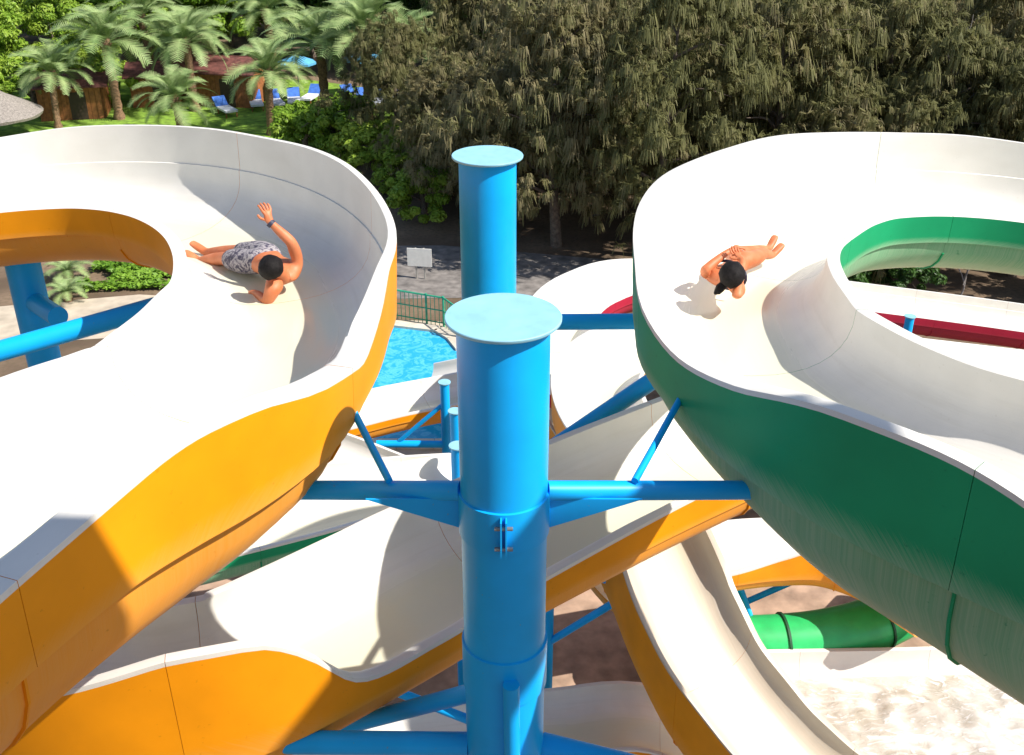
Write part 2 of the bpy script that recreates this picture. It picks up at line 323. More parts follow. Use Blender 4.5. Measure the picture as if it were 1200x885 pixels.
flume('water_slide', 'white flume with green side showing between the orange slide and blue arm', up([(-5.5, 10.6, -8.1), (-4.1, 11.3, -8.2), (-2.87, 12.01, -8.3), (-2.2, 12.4, -8.33), (-1.2, 12.9, -8.38), (.3, 13.4, -8.45), (1.9, 13.3, -8.5)]), 'green',
      w=.56, d=.42, dO=.55, sg=1, fo=.06, fi=.06, bandO=.2, step=.2)
flume('water_slide', 'shaded white flume running along the ground at the foot of the blue post', up([(-4.5, 10.6, -11.7), (-3.2, 10.9, -11.75), (-2.08, 11.1, -11.7), (-.6, 11.3, -11.65), (.74, 11.45, -11.6), (2.0, 11.6, -11.65), (3.6, 11.3, -12.2)]), 'orange',
      w=.62, d=.42, dO=.55, sg=1, fo=.07, fi=.07, bandO=.2, step=.25)
flume('water_slide', 'shaded white flume with green side slanting down behind the small blue posts', up([(-6.0, 18.2, -10.1), (-4.6, 17.6, -10.25), (-3.25, 16.98, -10.4), (-2.42, 16.55, -10.5), (-1.4, 16.0, -10.6), (-.2, 15.2, -10.75)]), 'green',
      w=.58, d=.42, dO=.55, sg=1, fo=.06, fi=.06, bandO=.2, step=.25)
flume('water_slide', 'white flume with red outer side making a wide loop in front of the trees', up([(1.2, 16.9, -8.8), (.9, 18.4, -8.9), (1.05, 20.0, -9.0), (1.7, 21.3, -9.05), (2.9, 22.25, -9.15), (5.6, 23.2, -9.7), (8.9, 23.71, -10.3), (12.5, 23.68, -10.8), (16, 23.2, -11.2)]), 'red',
      w=.62, d=.45, dO=.62, sg=-1, ext=[.1, .2, .3, .3, .3, .25, .2, .2, .2], fo=.07, fi=.07, bandI=.20, step=.25)
flume('water_slide', 'white flume with orange side looping in front of the red flume', up([(2.2, 12.4, -7.85), (1.6, 13.4, -7.9), (1.35, 14.6, -7.95), (1.5, 15.8, -8.0), (2.2, 16.9, -8.08), (3.4, 17.6, -8.2), (5.2, 17.9, -8.5), (7.4, 18.1, -8.9), (9.8, 18.2, -9.2), (13, 18.2, -9.6)]), 'orange',
      w=.66, d=.46, dO=.62, sg=-1, ext=[0, .05, .1, .12, .1, .08, .05, .05, 0, 0], fo=.07, fi=.07, step=.2)
flume('water_slide', 'short green-sided chute end dropping into the swimming pool', up([(1.6, 23.2, -11.2), (.4, 23.8, -11.7), (-.9, 24.4, -12.3), (-2.3, 24.9, -12.85)]), 'green',
      w=.6, d=.4, dO=.5, sg=1, fo=.06, fi=.06, bandO=.2, step=.25)

# green closed tube behind the run-out
tb = empty('slide_tube', (4.3, 14.0, EYE-12.4), 0, 'bright green closed slide tube lying behind the foaming run-out', 'slide tube')
tpts = [(2.45, 13.8, 0), (2.9, 13.9, 0), (3.5, 14.0, 0), (4.5, 14.05, 0), (5.4, 14.15, .04), (6.3, 14.4, .12), (7.2, 14.9, .25), (8.2, 15.8, .4)]
tc_ = cr([Vector(p)-Vector((4.3, 14.0, 0)) for p in tpts], 8)
M['tubegreen'] = simple('green_tube_gelcoat', (.03, .50, .14), .35, .12, 3)
cuts = [0, 12, 25, 40, 56]
for a, b in zip(cuts, cuts[1:]):
    m = MB(); pp = tc_[a:b+1]; m.tube(pp, .47, 28, cap=True); m.build('tube_section', M['tubegreen'], tb, 40)
    if b < 56:
        t = (tc_[b+1]-tc_[b]).normalized(); m = MB(); m.tube([tc_[b]-t*.02, tc_[b]+t*.02], .50, 28); m.build('joint_rib', simple('dark_green_joint', (.008, .08, .03), .6), tb, 40)

# foam and water in the run-out
def foam_mat():
    m, n, l, b = mat('foaming_water'); tc = nd(n, 'ShaderNodeTexCoord')
    mp = nd(n, 'ShaderNodeMapping'); mp.inputs['Scale'].default_value = (.55, 1.25, 1); mp.inputs['Rotation'].default_value = (0, 0, .25); l.new(tc.outputs['Object'], mp.inputs[0])
    a = nd(n, 'ShaderNodeTexNoise'); a.inputs['Scale'].default_value = 1.5; a.inputs['Detail'].default_value = 3; a.inputs['Distortion'].default_value = 1.4; l.new(mp.outputs[0], a.inputs['Vector'])
    w = nd(n, 'ShaderNodeTexNoise'); w.inputs['Scale'].default_value = 5; w.inputs['Detail'].default_value = 3; w.inputs['Distortion'].default_value = 2; l.new(mp.outputs[0], w.inputs['Vector'])
    c = ramp(n, l, a.outputs[0], [(.30, (.40, .36, .29)), (.5, (.52, .48, .42)), (.68, (.72, .71, .69))])
    c = mixc(n, l, ramp(n, l, w.outputs[0], [(.56, 0.), (.68, .75)]), c, (.80, .80, .79))
    l.new(c, b.inputs['Base Color']); b.inputs['Roughness'].default_value = .12
    bp = nd(n, 'ShaderNodeBump'); bp.inputs['Strength'].default_value = .35; bp.inputs['Distance'].default_value = .08; l.new(w.outputs[0], bp.inputs['Height']); l.new(bp.outputs[0], b.inputs['Normal'])
    return m
m = MB(); nx, ny = 70, 26; vs = []
for i in range(nx+1):
    for j in range(ny+1):
        x = 2.9+6.4*i/nx; v = -1+2*j/ny; y = 12.2+.055*(x-2.9)+v*1.13
        h = .10*noise.noise((x*1.3, y*1.3, 2))+.07*noise.noise((x*4, y*4, 5))+.03*noise.noise((x*9, y*9, 1))
        vs.append((x, y, EYE-12.1-.025*(x-2)-.48+h*(1-abs(v)**6)+.06*max(0, abs(v)-.7)))
m.add(vs, [(i*(ny+1)+j, (i+1)*(ny+1)+j, (i+1)*(ny+1)+j+1, i*(ny+1)+j+1) for i in range(nx) for j in range(ny)])
tag(m.build('water', foam_mat(), None, 60), kind='structure')

# ------------------------------------------------------------------ steel posts
def bolt(parent, p, axis, r=.018):
    m = MB(); p = Vector(p); a = Vector(axis).normalized(); m.tube([p, p+a*.022], r, 6); m.build('bolt', M['bolt'], parent)
def big_post(name, label, x, y, top, r, arms=()):
    root = empty(name, (x, y, 0), 0, label, 'steel post')
    m = MB(); m.lathe((0, 0, 0), [(r, -.3), (r, top-.006)], 56); m.build('pipe', M['blue'], root, 40)
    m = MB(); m.lathe((0, 0, top), [(r*1.22, -.005), (r*1.235, 0), (r*1.235, .012), (r*1.22, .016)], 56); m.build('cap_plate', M['cap'], root, 40)
    m = MB(); m.lathe((0, 0, 0), [(r*1.9, .0), (r*1.9, .04)], 40); m.build('base_plate', M['blue'], root, 40)
    return root
def arm(root, p0, p1, r, name='arm'):
    x, y, _ = root.location; o = Vector((x, y, 0)); m = MB(); m.tube([Vector(p0)-o, Vector(p1)-o], r, 20); return m.build(name, M['blue'], root, 40)
def collar(root, z, h, r, ears=True):
    m = MB(); m.lathe((0, 0, z-h/2), [(r, 0), (r+.012, .004), (r+.012, h-.004), (r, h)], 56); c = m.build('collar', M['blue'], root, 40)
    if not ears: return c
    for dx in (-.014, .014):                       # clamp ears and bolts on the camera side
        m = MB(); m.box((dx, -r-.03, z), (.009, .07, h*.86)); m.build('clamp_ear', M['blue'], c)
    for k in (-.25, .25):
        m = MB(); m.tube([(-.05, -r-.045, z+k*h), (.05, -r-.045, z+k*h)], .012, 8); m.build('bolt', M['bolt'], c)
    return c
def gusset(root, side, z, x0, x1, hh):
    m = MB(); t = .007
    pts = [(x0*side, z-.05), (x0*side, z-.05-hh), (x1*side, z-.055)]
    vs = [(a, s, b) for s in (-t, t) for a, b in pts]
    m.add(vs, [(0, 1, 2), (5, 4, 3), (0, 3, 4, 1), (1, 4, 5, 2), (2, 5, 3, 0)]); m.build('gusset_plate', M['blue'], root)
PX, PY_ = -.045, 5.02
fp = big_post('steel_post', 'thick blue steel post with round cap plate, clamp collar and side arms', PX, PY_, EYE-2.27, .246)
za = EYE-3.33
collar(fp, za-.12, .27, .247)
for s in (-1, 1):
    arm(fp, (PX+s*.24, PY_, za), (PX+s*(1.9 if s > 0 else 1.6), PY_+.4, za-.26), .058)
    gusset(fp, s, za, .25, .78, .20)
arm(fp, (-.70, PY_+.1, za), (-1.02, 5.75, EYE-3.12), .022, 'strut')
arm(fp, (.70, PY_+.1, za), (1.05, 5.85, EYE-3.2), .022, 'strut')
collar(fp, EYE-4.55, .34, .247, False)
zb_ = EYE-5.28
for s in (-1, 1): arm(fp, (PX+s*.24, PY_, zb_), (PX+s*1.9, PY_+(.02 if s < 0 else -.5), zb_ if s < 0 else zb_-.05), .075)
arm(fp, (PX-.2, PY_+.1, EYE-4.93), (-1.7, PY_+.9, EYE-6.2), .06, 'brace')
arm(fp, (PX+.04, PY_-.29, EYE-4.5), (PX+.06, PY_-.30, EYE-6.3), .05, 'brace')
arm(fp, (PX+.2, PY_+.1, EYE-6.3), (1.5, PY_+.6, EYE-6.9), .06, 'brace')
bp_ = big_post('steel_post', 'blue steel post with pale cap plate standing behind the clamped post', -.21, 8.94, EYE-2.53, .248)
arm(bp_, (.02, 8.94, EYE-4.08), (1.4, 8.96, EYE-4.08), .075)
arm(bp_, (.0, 8.94, EYE-5.75), (1.5, 8.94, EYE-4.55), .085, 'brace')
def small_post(label, x, y, top, r, arms=(), grp=None):
    root = empty('support_post', (x, y, 0), 0, label, 'support post', grp)
    m = MB(); m.lathe((0, 0, 0), [(r, -.2), (r, top-.01)], 24); m.build('pipe', M['blue'], root, 40)
    m = MB(); m.lathe((0, 0, top), [(r*1.3, -.006), (r*1.3, .014)], 24); m.build('cap_plate', M['cap'], root, 40)
    for p0, p1, rr in arms: arm(root, p0, p1, rr)
    return root
Z = lambda z: EYE+z
small_post('slim blue support post carrying a braced arm under the pool flume', -1.33, 18.58, Z(-9.78), .095, [((-1.4, 18.58, Z(-11.2)), (-2.75, 18.6, Z(-11.2)), .075), ((-1.4, 18.58, Z(-10.3)), (-2.3, 18.6, Z(-11.15)), .045)])
small_post('blue support post with wide cap close behind the slim braced post', -.99, 16.14, Z(-9.06), .095, [((-1, 16.14, Z(-10.9)), (-1.9, 16.1, Z(-10.95)), .05)])
small_post('short blue support post just left of the clamped blue post', -.79, 13.29, Z(-8.04), .10, [((-.8, 13.29, Z(-8.9)), (-1.5, 12.9, Z(-8.85)), .05)])
small_post('small blue post top in front of the red flume', 8.95, 21.9, Z(-9.85), .10, [((8.95, 21.95, Z(-10.6)), (8.9, 22.9, Z(-10.75)), .05)])
small_post('blue support post under the orange curl above the planted bed', -4.95, 10.1, Z(-3.80), .17, [((-6.2, 7.9, Z(-4.45)), (-3.2, 9.3, Z(-4.03)), .095), ((-4.95, 10.1, Z(-4.35)), (-4.45, 9.55, Z(-4.3)), .10)])
small_post('blue lattice post with crossed braces under the low orange flume', .55, 13.0, Z(-9.3), .10, [((.55, 13, Z(-10.0)), (1.9, 12.6, Z(-10.05)), .07), ((.55, 13, Z(-11.5)), (1.85, 12.6, Z(-10.1)), .06), ((.55, 13, Z(-9.9)), (1.1, 12.9, Z(-9.2)), .06)])
small_post('blue post with slanting struts below the humped orange flume', 3.9, 14.6, Z(-11.5), .09, [((3.6, 14.75, Z(-12.4)), (5.3, 14.9, Z(-11.55)), .055), ((3.9, 14.6, Z(-11.6)), (4.3, 13.9, Z(-12.6)), .05)])
small_post('blue support post under the long low orange flume', -.35, 7.3, Z(-5.6), .06, [((-.35, 7.3, Z(-7.4)), (-1.5, 7.6, Z(-7.1)), .045)])

flume('water_slide', 'white flume with orange side passing low under the small braced posts', up([(-6.2, 14.9, -9.5), (-4.6, 14.7, -9.6), (-3.0, 14.9, -9.7), (-1.6, 15.3, -9.8), (.2, 15.6, -9.95), (1.6, 15.2, -10.1)]), 'orange', w=.56, d=.42, dO=.55, sg=1, fo=.06, fi=.06, bandO=.2, step=.25)
# start tower; roof and side canopy are additions out of view to cast shadows
tw = empty('slide_tower', (0, -1.5, 0), 0, 'blue steel start tower with timber deck plus added shade roof and canopy', 'tower')
m = MB(); m.box((0, -.6, EYE-1.75), (7.6, 4.6, .12)); m.build('deck', M['pave'], tw)
for x in (-3.4, 3.6):
    for y in (-2.6, 1.4):
        m = MB(); m.tube([(x, y, 0), (x, y, EYE-1.9)], .15, 16); m.build('column', M['blue'], tw, 40)
for x in (.9, 6.2):
    m = MB(); m.tube([(x*.5+.4, 1.5, EYE-1.7), (x*.5+.4, 1.5, EYE+2.5)], .06, 12); m.build('added_roof_post', M['blue'], tw, 40)
m = MB(); m.box((3.4, .6, EYE+2.55), (5.4, 6.1, .10)); m.build('roof', M['sandpave'], tw)  # added roof, placed so its front edge shades the near orange slide
m = MB(); m.box((5.82, 4.13, EYE+2.55), (1.0, .9, .10)); m.build('added_shade_canopy', M['sandpave'], tw)  # added canopy, sized to drop shade on the lower front post
m = MB(); m.tube([(5.9, 2.9, 0), (5.9, 2.9, EYE+2.5)], .09, 12); m.build('added_canopy_post', M['blue'], tw, 40)
m = MB(); m.box((5.9, 3.8, EYE+2.44), (.1, 2.0, .12)); m.build('added_canopy_beam', M['blue'], tw)

# ------------------------------------------------------------------ pool
def pool_mat():
    m, n, l, b = mat('pool_water'); tc = nd(n, 'ShaderNodeTexCoord')
    a = nd(n, 'ShaderNodeTexNoise'); a.inputs['Scale'].default_value = 2.2; a.inputs['Detail'].default_value = 5; a.inputs['Distortion'].default_value = 1; l.new(tc.outputs['Object'], a.inputs['Vector'])
    v = nd(n, 'ShaderNodeTexVoronoi'); v.inputs['Scale'].default_value = 2.4; v.feature = 'DISTANCE_TO_EDGE'; l.new(a.outputs[1], v.inputs['Vector'])
    c = mixc(n, l, ramp(n, l, v.outputs[0], [(.0, 1.), (.18, 0.)]), (.02, .36, .66), (.10, .52, .78))
    l.new(c, b.inputs['Base Color']); b.inputs['Roughness'].default_value = .08
    bp = nd(n, 'ShaderNodeBump'); bp.inputs['Strength'].default_value = .15; l.new(a.outputs[0], bp.inputs['Height']); l.new(bp.outputs[0], b.inputs['Normal'])
    return m
pool = [(-10, 22.3), (.8, 22.3), (.8, 27.0), (-1.45, 27.55), (-1.75, 28.3), (-2.2, 28.9), (-4, 29.4), (-10, 29.8)]
sheet('water', pool, .045, pool_mat())
M['coping'] = simple('pale_coping', (.62, .55, .45), .8, .12, 4)
pc = empty('pool_coping', (pool[0][0], pool[0][1], 0), 0, 'pale stone coping round the swimming pool', 'coping')
for a, b in zip(pool, pool[1:]+pool[:1]):
    a = Vector((*a, 0)); b = Vector((*b, 0)); L = (b-a).length; k = max(1, round(L/.9))
    for i in range(k):
        c = a.lerp(b, (i+.5)/k); m = MB(); m.box(c-pc.location+Vector((0, 0, .06)), (L/k-.015, .34, .12), math.atan2(b.y-a.y, b.x-a.x)); m.build('coping_stone', M['coping'], pc)
M['railgreen'] = simple('green_rail_paint', (.03, .34, .19), .5, .2, 8)
def railing(label, pts, z=.0):
    root = empty('railing', (*pts[0], z), 0, label, 'railing'); o = Vector((*pts[0], z))
    for a, b in zip(pts, pts[1:]):
        a = Vector((*a, z))-o; b = Vector((*b, z))-o; L = (b-a).length
        for h in (.95, .12, .52):
            m = MB(); m.tube([a+Vector((0, 0, h)), b+Vector((0, 0, h))], .03 if h > .9 else .022, 8); m.build('rail', M['railgreen'], root)
        k = int(L/.14)
        for i in range(k):
            p = a.lerp(b, i/k); m = MB(); big = i % 10 == 0; m.tube([p, p+Vector((0, 0, 1.0 if big else .95))], .035 if big else .011, 6); m.build('post' if big else 'baluster', M['railgreen'], root)
railing('green steel railing along the far edge of the pool', [(-6.5, 30.3), (-3.9, 29.95), (-2.05, 29.2), (-1.5, 28.3), (-.6, 27.9)], .02)
# white notice board by the path
sg_ = empty('notice_board', (-3.05, 33.0, 0), R(-8), 'white notice board on two posts beside the shaded path', 'sign')
m = MB(); m.box((0, 0, .78), (.82, .03, .62)); m.build('board', simple('white_board', (.75, .74, .70), .5, .06), sg_)
for x in (-.13, .15):
    m = MB(); m.box((x, .035, .55), (.05, .04, 1.1)); m.build('post', simple('grey_post', (.4, .38, .34), .6), sg_)

# ------------------------------------------------------------------ vegetation
def leaf_mat(name, stops, trans=.25, rough=.6, scale=.7):
    m, n, l, b = mat(name); geo = nd(n, 'ShaderNodeNewGeometry'); oi = nd(n, 'ShaderNodeObjectInfo'); tc = nd(n, 'ShaderNodeTexCoord')
    a = nd(n, 'ShaderNodeTexNoise'); a.inputs['Scale'].default_value = scale; a.inputs['Detail'].default_value = 3
    mp = nd(n, 'ShaderNodeVectorMath', operation='ADD'); l.new(tc.outputs['Object'], mp.inputs[0]); l.new(oi.outputs['Random'], mp.inputs[1]); l.new(mp.outputs[0], a.inputs['Vector'])
    ad = nd(n, 'ShaderNodeMath', operation='MULTIPLY_ADD'); l.new(geo.outputs['Random Per Island'], ad.inputs[0]); ad.inputs[1].default_value = .30
    s2 = nd(n, 'ShaderNodeMath', operation='MULTIPLY_ADD'); l.new(oi.outputs['Random'], s2.inputs[0]); s2.inputs[1].default_value = .30; l.new(a.outputs[0], s2.inputs[2])
    l.new(s2.outputs[0], ad.inputs[2])
    c = ramp(n, l, ad.outputs[0], stops)
    l.new(c, b.inputs['Base Color']); b.inputs['Roughness'].default_value = rough; b.inputs['Specular IOR Level'].default_value = .3
    t = nd(n, 'ShaderNodeBsdfTranslucent'); l.new(c, t.inputs[0]); mx = nd(n, 'ShaderNodeMixShader'); mx.inputs[0].default_value = trans
    l.new(b.outputs[0], mx.inputs[1]); l.new(t.outputs[0], mx.inputs[2]); l.new(mx.outputs[0], n['Material Output'].inputs[0])
    return m
M['needle'] = leaf_mat('casuarina_needles', [(.28, (.10, .105, .04)), (.5, (.175, .18, .07)), (.72, (.25, .25, .10)), (.95, (.33, .285, .15))], .5)
M['broad'] = leaf_mat('broad_leaves', [(.3, (.08, .18, .015)), (.6, (.19, .33, .028)), (.95, (.33, .45, .055))], .3, .45)
M['dark'] = leaf_mat('dark_leaves', [(.35, (.018, .05, .010)), (.65, (.04, .10, .016)), (1., (.08, .16, .03))], .25, .45)
M['frond'] = leaf_mat('palm_fronds', [(.3, (.10, .18, .05)), (.65, (.22, .33, .115)), (1., (.36, .45, .19))], .2, .5, 1.5)
M['cover'] = leaf_mat('ground_cover_leaves', [(.3, (.05, .13, .012)), (.65, (.12, .26, .02)), (1., (.22, .38, .04))], .3, .5)
M['bark'] = simple('grey_bark', (.17, .13, .10), .9, .3, 9, .6)
M['palmbark'] = simple('palm_bark', (.24, .14, .08), .9, .35, 12, .8)
M['deadwood'] = simple('dead_wood', (.30, .27, .25), .9, .2, 9)
def rv(rng, s=1): return Vector((rng.uniform(-1, 1), rng.uniform(-1, 1), rng.uniform(-1, 1)))*s
def limbs(rng, h, r, k, tr, split=.3):
    """tapered trunk and limbs; returns mesh builder and limb tips"""
    b = MB(); tips = []
    top = Vector((rng.uniform(-.4, .4), rng.uniform(-.4, .4), h*.9)); mid = top*.5+Vector((rng.uniform(-.4, .4), rng.uniform(-.4, .4), 0))
    tk = cr([(0, 0, -.2), mid, top], 6); b.tube(tk, [tr*(1-.88*i/(len(tk)-1)) for i in range(len(tk))], 9)
    for i in range(k):
        f = split+(.97-split)*i/k; p = tk[min(len(tk)-1, int(f*(len(tk)-1)))]; a = i*2.4+rng.uniform(-.5, .5)
        ln = r*rng.uniform(.7, 1.0)*(1.15-.55*f); e = p+Vector((math.cos(a)*ln, math.sin(a)*ln, ln*rng.uniform(.15, .55)))
        mm = p.lerp(e, .5)+Vector((0, 0, .12*ln))+rv(rng, .15); q = cr([p, mm, e], 4); b.tube(q, [tr*.42*(1-f*.6)*(1-.85*j/(len(q)-1)) for j in range(len(q))], 6, False)
        tips += [q[3], q[5], q[8]]
    return b, tips
def crown_needle(rng, h, r, tips, nclump, per=17, blades=24):
    b = MB(); V = b.v; Fs = b.f
    cs = []
    for i in range(nclump):
        if i % 3 == 0 and tips: c = rng.choice(tips)+rv(rng, .7)
        else:
            a = rng.uniform(0, 6.283); z = rng.random()**.8; rr = r*(math.sin(math.pi*(.18+.80*z))**.7)*rng.uniform(.55, 1.08)*(1+.22*math.sin(3*a+z*5))
            c = Vector((math.cos(a)*rr, math.sin(a)*rr, h*(.16+.84*z)))
        cs.append((c, rng.uniform(.5, 1.05)))
    for c, sz in cs:
        lean = Vector((c.x, c.y, 0)); lean = lean.normalized()*.5 if lean.length > .3 else Vector()
        for k in range(per):
            p = c+Vector((rng.gauss(0, .5), rng.gauss(0, .5), rng.gauss(0, .42)))*sz
            dr = (lean+Vector((rng.uniform(-1, 1), rng.uniform(-1, 1), 0))).normalized()
            for q in range(blades):
                d = (dr+rv(rng, .75)); d.z = rng.uniform(-.1, .5); d.normalize(); ln = sz*rng.uniform(.3, .95); up_ = k % 3 == 0
                s = Vector((-d.y, d.x, rng.uniform(-.3, .3))).normalized()*rng.uniform(.010, .022)
                p1 = p+d*ln*.42; p2 = p1+d*ln*.22+Vector((0, 0, -ln*(rng.uniform(-.15, .35) if up_ else rng.uniform(.4, .8)))); n0 = len(V)
                V += [tuple(p-s), tuple(p+s), tuple(p1+s), tuple(p1-s), tuple(p2+s*.5), tuple(p2-s*.5)]
                Fs += [(n0, n0+1, n0+2, n0+3), (n0+3, n0+2, n0+4, n0+5)]
    b.m = [0]*len(Fs); return b
def crown_broad(rng, h, r, tips, nclump, leaves, size, low=.25):
    b = MB(); V = b.v; Fs = b.f
    for i in range(nclump):
        if i % 4 == 0 and tips: c = rng.choice(tips)+rv(rng, .5)
        else:
            a = rng.uniform(0, 6.283); z = rng.random()**.7; rr = r*(math.sin(math.pi*(.2+.78*z))**.6)*rng.uniform(.6, 1.05)*(1+.2*math.sin(2*a+z*6))
            c = Vector((math.cos(a)*rr, math.sin(a)*rr, h*(low+(1-low)*z)))
        sz = rng.uniform(.45, .95)*r*.26
        for k in range(leaves):
            d = Vector((rng.gauss(0, 1), rng.gauss(0, 1), rng.gauss(0, 1))).normalized(); p = c+Vector((d.x, d.y, d.z*.7))*sz*rng.random()**.4
            nrm = (d+rv(rng, .6)+Vector((0, 0, .6))).normalized(); x = nrm.orthogonal().normalized(); x = Matrix.Rotation(rng.uniform(0, 6.28), 3, nrm) @ x; y = nrm.cross(x)
            s = size*rng.uniform(.6, 1.25); n0 = len(V)
            V += [tuple(p-x*s), tuple(p+y*s*.45+nrm*s*.1), tuple(p+x*s), tuple(p-y*s*.45+nrm*s*.1)]; Fs.append((n0, n0+1, n0+2, n0+3))
    b.m = [0]*len(Fs); return b
def make_needle(seed, h, r, ncl):
    rng = random.Random(seed); lb, tips = limbs(rng, h, r, 13, .26); 
    return lb.mesh('trunk', 50), crown_needle(rng, h, r, tips, ncl).mesh('crown')
def make_broad(seed, h, r, ncl, leaves, size, low=.25):
    rng = random.Random(seed); lb, tips = limbs(rng, h*.85, r*.9, 9, .2)
    return lb.mesh('trunk', 50), crown_broad(rng, h, r, tips, ncl, leaves, size, low).mesh('crown')
def tree(name, meshes, mcrown, x, y, label, group, s=1, rz=0, sz=None):
    root = empty(name, (x, y, 0), rz, label, 'tree', group); root.scale = (s, s, sz or s)
    mesh_obj('trunk', meshes[0], M['bark'], root); c = mesh_obj('crown', meshes[1], mcrown, root); c.material_slots[0].link = 'OBJECT'; c.material_slots[0].material = mcrown; return root
NV = [make_needle(11, 9.5, 3.7, 120), make_needle(12, 10, 4.0, 120), make_needle(13, 8.5, 3.4, 105)]
rng = random.Random(5)
nspots = [(1.6, 36.2, .85), (5.2, 35.0, .85), (8.8, 36.4, .95), (12.9, 37.4, .9), (17.5, 37.0, .95), (21.5, 38, 1.), (-1.2, 38.6, .62), (3.3, 39.6, .9), (11.2, 33.6, .72), (16.8, 33.4, .75), (14.2, 34.8, .8),
          (-2.6, 41.8, .68), (2.2, 43.5, .95), (6.4, 44, 1.05), (10.8, 44.2, 1.05), (15.4, 43.6, 1.08), (20, 44, 1.05), (24.6, 43.5, 1.),
          (-5.0, 45.5, .62), (-.6, 49, .9), (4.4, 50, 1.1), (9.4, 50.4, 1.15), (14.6, 50, 1.15), (20, 50.5, 1.15), (25.4, 50, 1.1), (30, 50.5, 1.1),
          (2.0, 57, 1.15), (8, 58, 1.2), (14, 58, 1.25), (20.4, 58, 1.2), (27, 58, 1.2), (33.5, 58, 1.2), (5, 66, 1.25), (13, 67, 1.3), (21, 67, 1.3), (30, 67, 1.3), (39, 67, 1.3)]
LBL = {0: 'casuarina with a visible dark trunk right behind the capped blue posts', 1: 'casuarina hanging over the paved path behind the red flume', 6: 'low casuarina beside the paved path, nearest the notice board', 11: 'short pale casuarina between the bushes and the notice board', 18: 'smallest casuarina, next to the tall grove palm'}
for i, (x, y, s) in enumerate(nspots):
    tree('casuarina_tree', NV[i % 3], M['needle'], x, y, LBL.get(i, 'drooping olive-brown casuarina tree deep in the grove behind the slides'), 'casuarina trees behind the slides', s, rng.uniform(0, 6.28), s*rng.uniform(.92, 1.08))
BV = [make_broad(21, 7.5, 3.8, 95, 260, .17), make_broad(22, 6.5, 3.4, 80, 260, .16), make_broad(23, 8.5, 4.2, 100, 260, .18)]
bspots = [(-33, 66, 1), (-28.5, 69, 1.05), (-23.5, 67.5, 1.0), (-18, 70.5, 1.1), (-12.5, 69.5, .95), (-7.5, 67.5, 1.05), (-2.5, 65.5, 1.0), (-38, 74, 1.15), (-31, 77, 1.15), (-25, 76, 1.1), (-19, 79, 1.2), (-12.5, 78, 1.15), (-6, 77, 1.2), (-35, 85, 1.3), (-26, 87, 1.3), (-17, 89, 1.3), (-8, 88, 1.3), (-43, 95, 1.5), (-31, 98, 1.5), (-19, 100, 1.5), (-7, 99, 1.5), (3, 92, 1.4), (1, 80, 1.2),
          (-29, 59, .72), (-25.5, 61.5, .7)]
for i, (x, y, s) in enumerate(bspots):
    mc = M['dark'] if i in (5, 6, 11, 12, 22, 4) else M['broad']
    tree('leafy_tree', BV[i % 3], mc, x, y, 'dark green leafy tree behind the tall palms' if mc is M['dark'] else 'bright green leafy tree beyond the palm lawn', 'dark leafy trees behind the palms' if mc is M['dark'] else 'bright leafy trees beyond the lawn', s, rng.uniform(0, 6.28))
BS = make_broad(31, 2.4, 1.9, 46, 230, .12, .1)
for i, (x, y, s) in enumerate([(-7.6, 47.2, 1.15), (-5.3, 44.2, 1.0), (-9.6, 48.4, .9), (-4.6, 42.3, .8), (-3.3, 39.2, .8), (-22.5, 58, 1.3), (-25, 56.5, 1.2), (9.5, 31.6, .75), (12.2, 31.2, .6), (17.8, 31.4, .8)]):
    root = tree('bush', BS, M['broad'] if i < 7 else M['dark'], x, y, 'rounded green bush at the edge of the casuarina grove' if i < 5 else 'leafy green bush behind the huts' if i < 7 else 'dark low bush on the soil behind the red flume', 'bushes at the grove edge' if i < 5 else 'bushes behind the huts' if i < 7 else 'bushes behind the red flume', s, i*1.3); root['category'] = 'bush'

# palms
def frond_mesh(seed, L=2.7):
    rng = random.Random(seed); b = MB(); pts = []
    for i in range(15):
        f = i/14; pts.append(Vector((L*(.12*f+.88*f*(1-.16*f*f)), rng.uniform(-.02, .02), L*(.42*f-.62*f*f*f**.3))))
    b.tube(pts, [.028*(1-.85*i/14) for i in range(15)], 5, False)
    for i in range(2, 32):
        f = i/32; j = min(13, int(f*14)); p = pts[j].lerp(pts[j+1], f*14-j); t = (pts[j+1]-pts[j]).normalized()
        for s in (-1, 1):
            ln = L*.20*(math.sin(math.pi*(.12+.82*f))**.7)*rng.uniform(.85, 1.1); d = (t*.62+Vector((0, s*.85, .22))).normalized()
            tip = p+d*ln+Vector((0, 0, -ln*.16)); w = Vector((t.x, 0, t.z))*.036; b.add([p-w, p+w, tip+w*.2, tip-w*.2], [(0, 1, 2, 3)])
    return b.mesh('frond')
FM = [frond_mesh(41), frond_mesh(42, 2.5), frond_mesh(43, 2.9)]
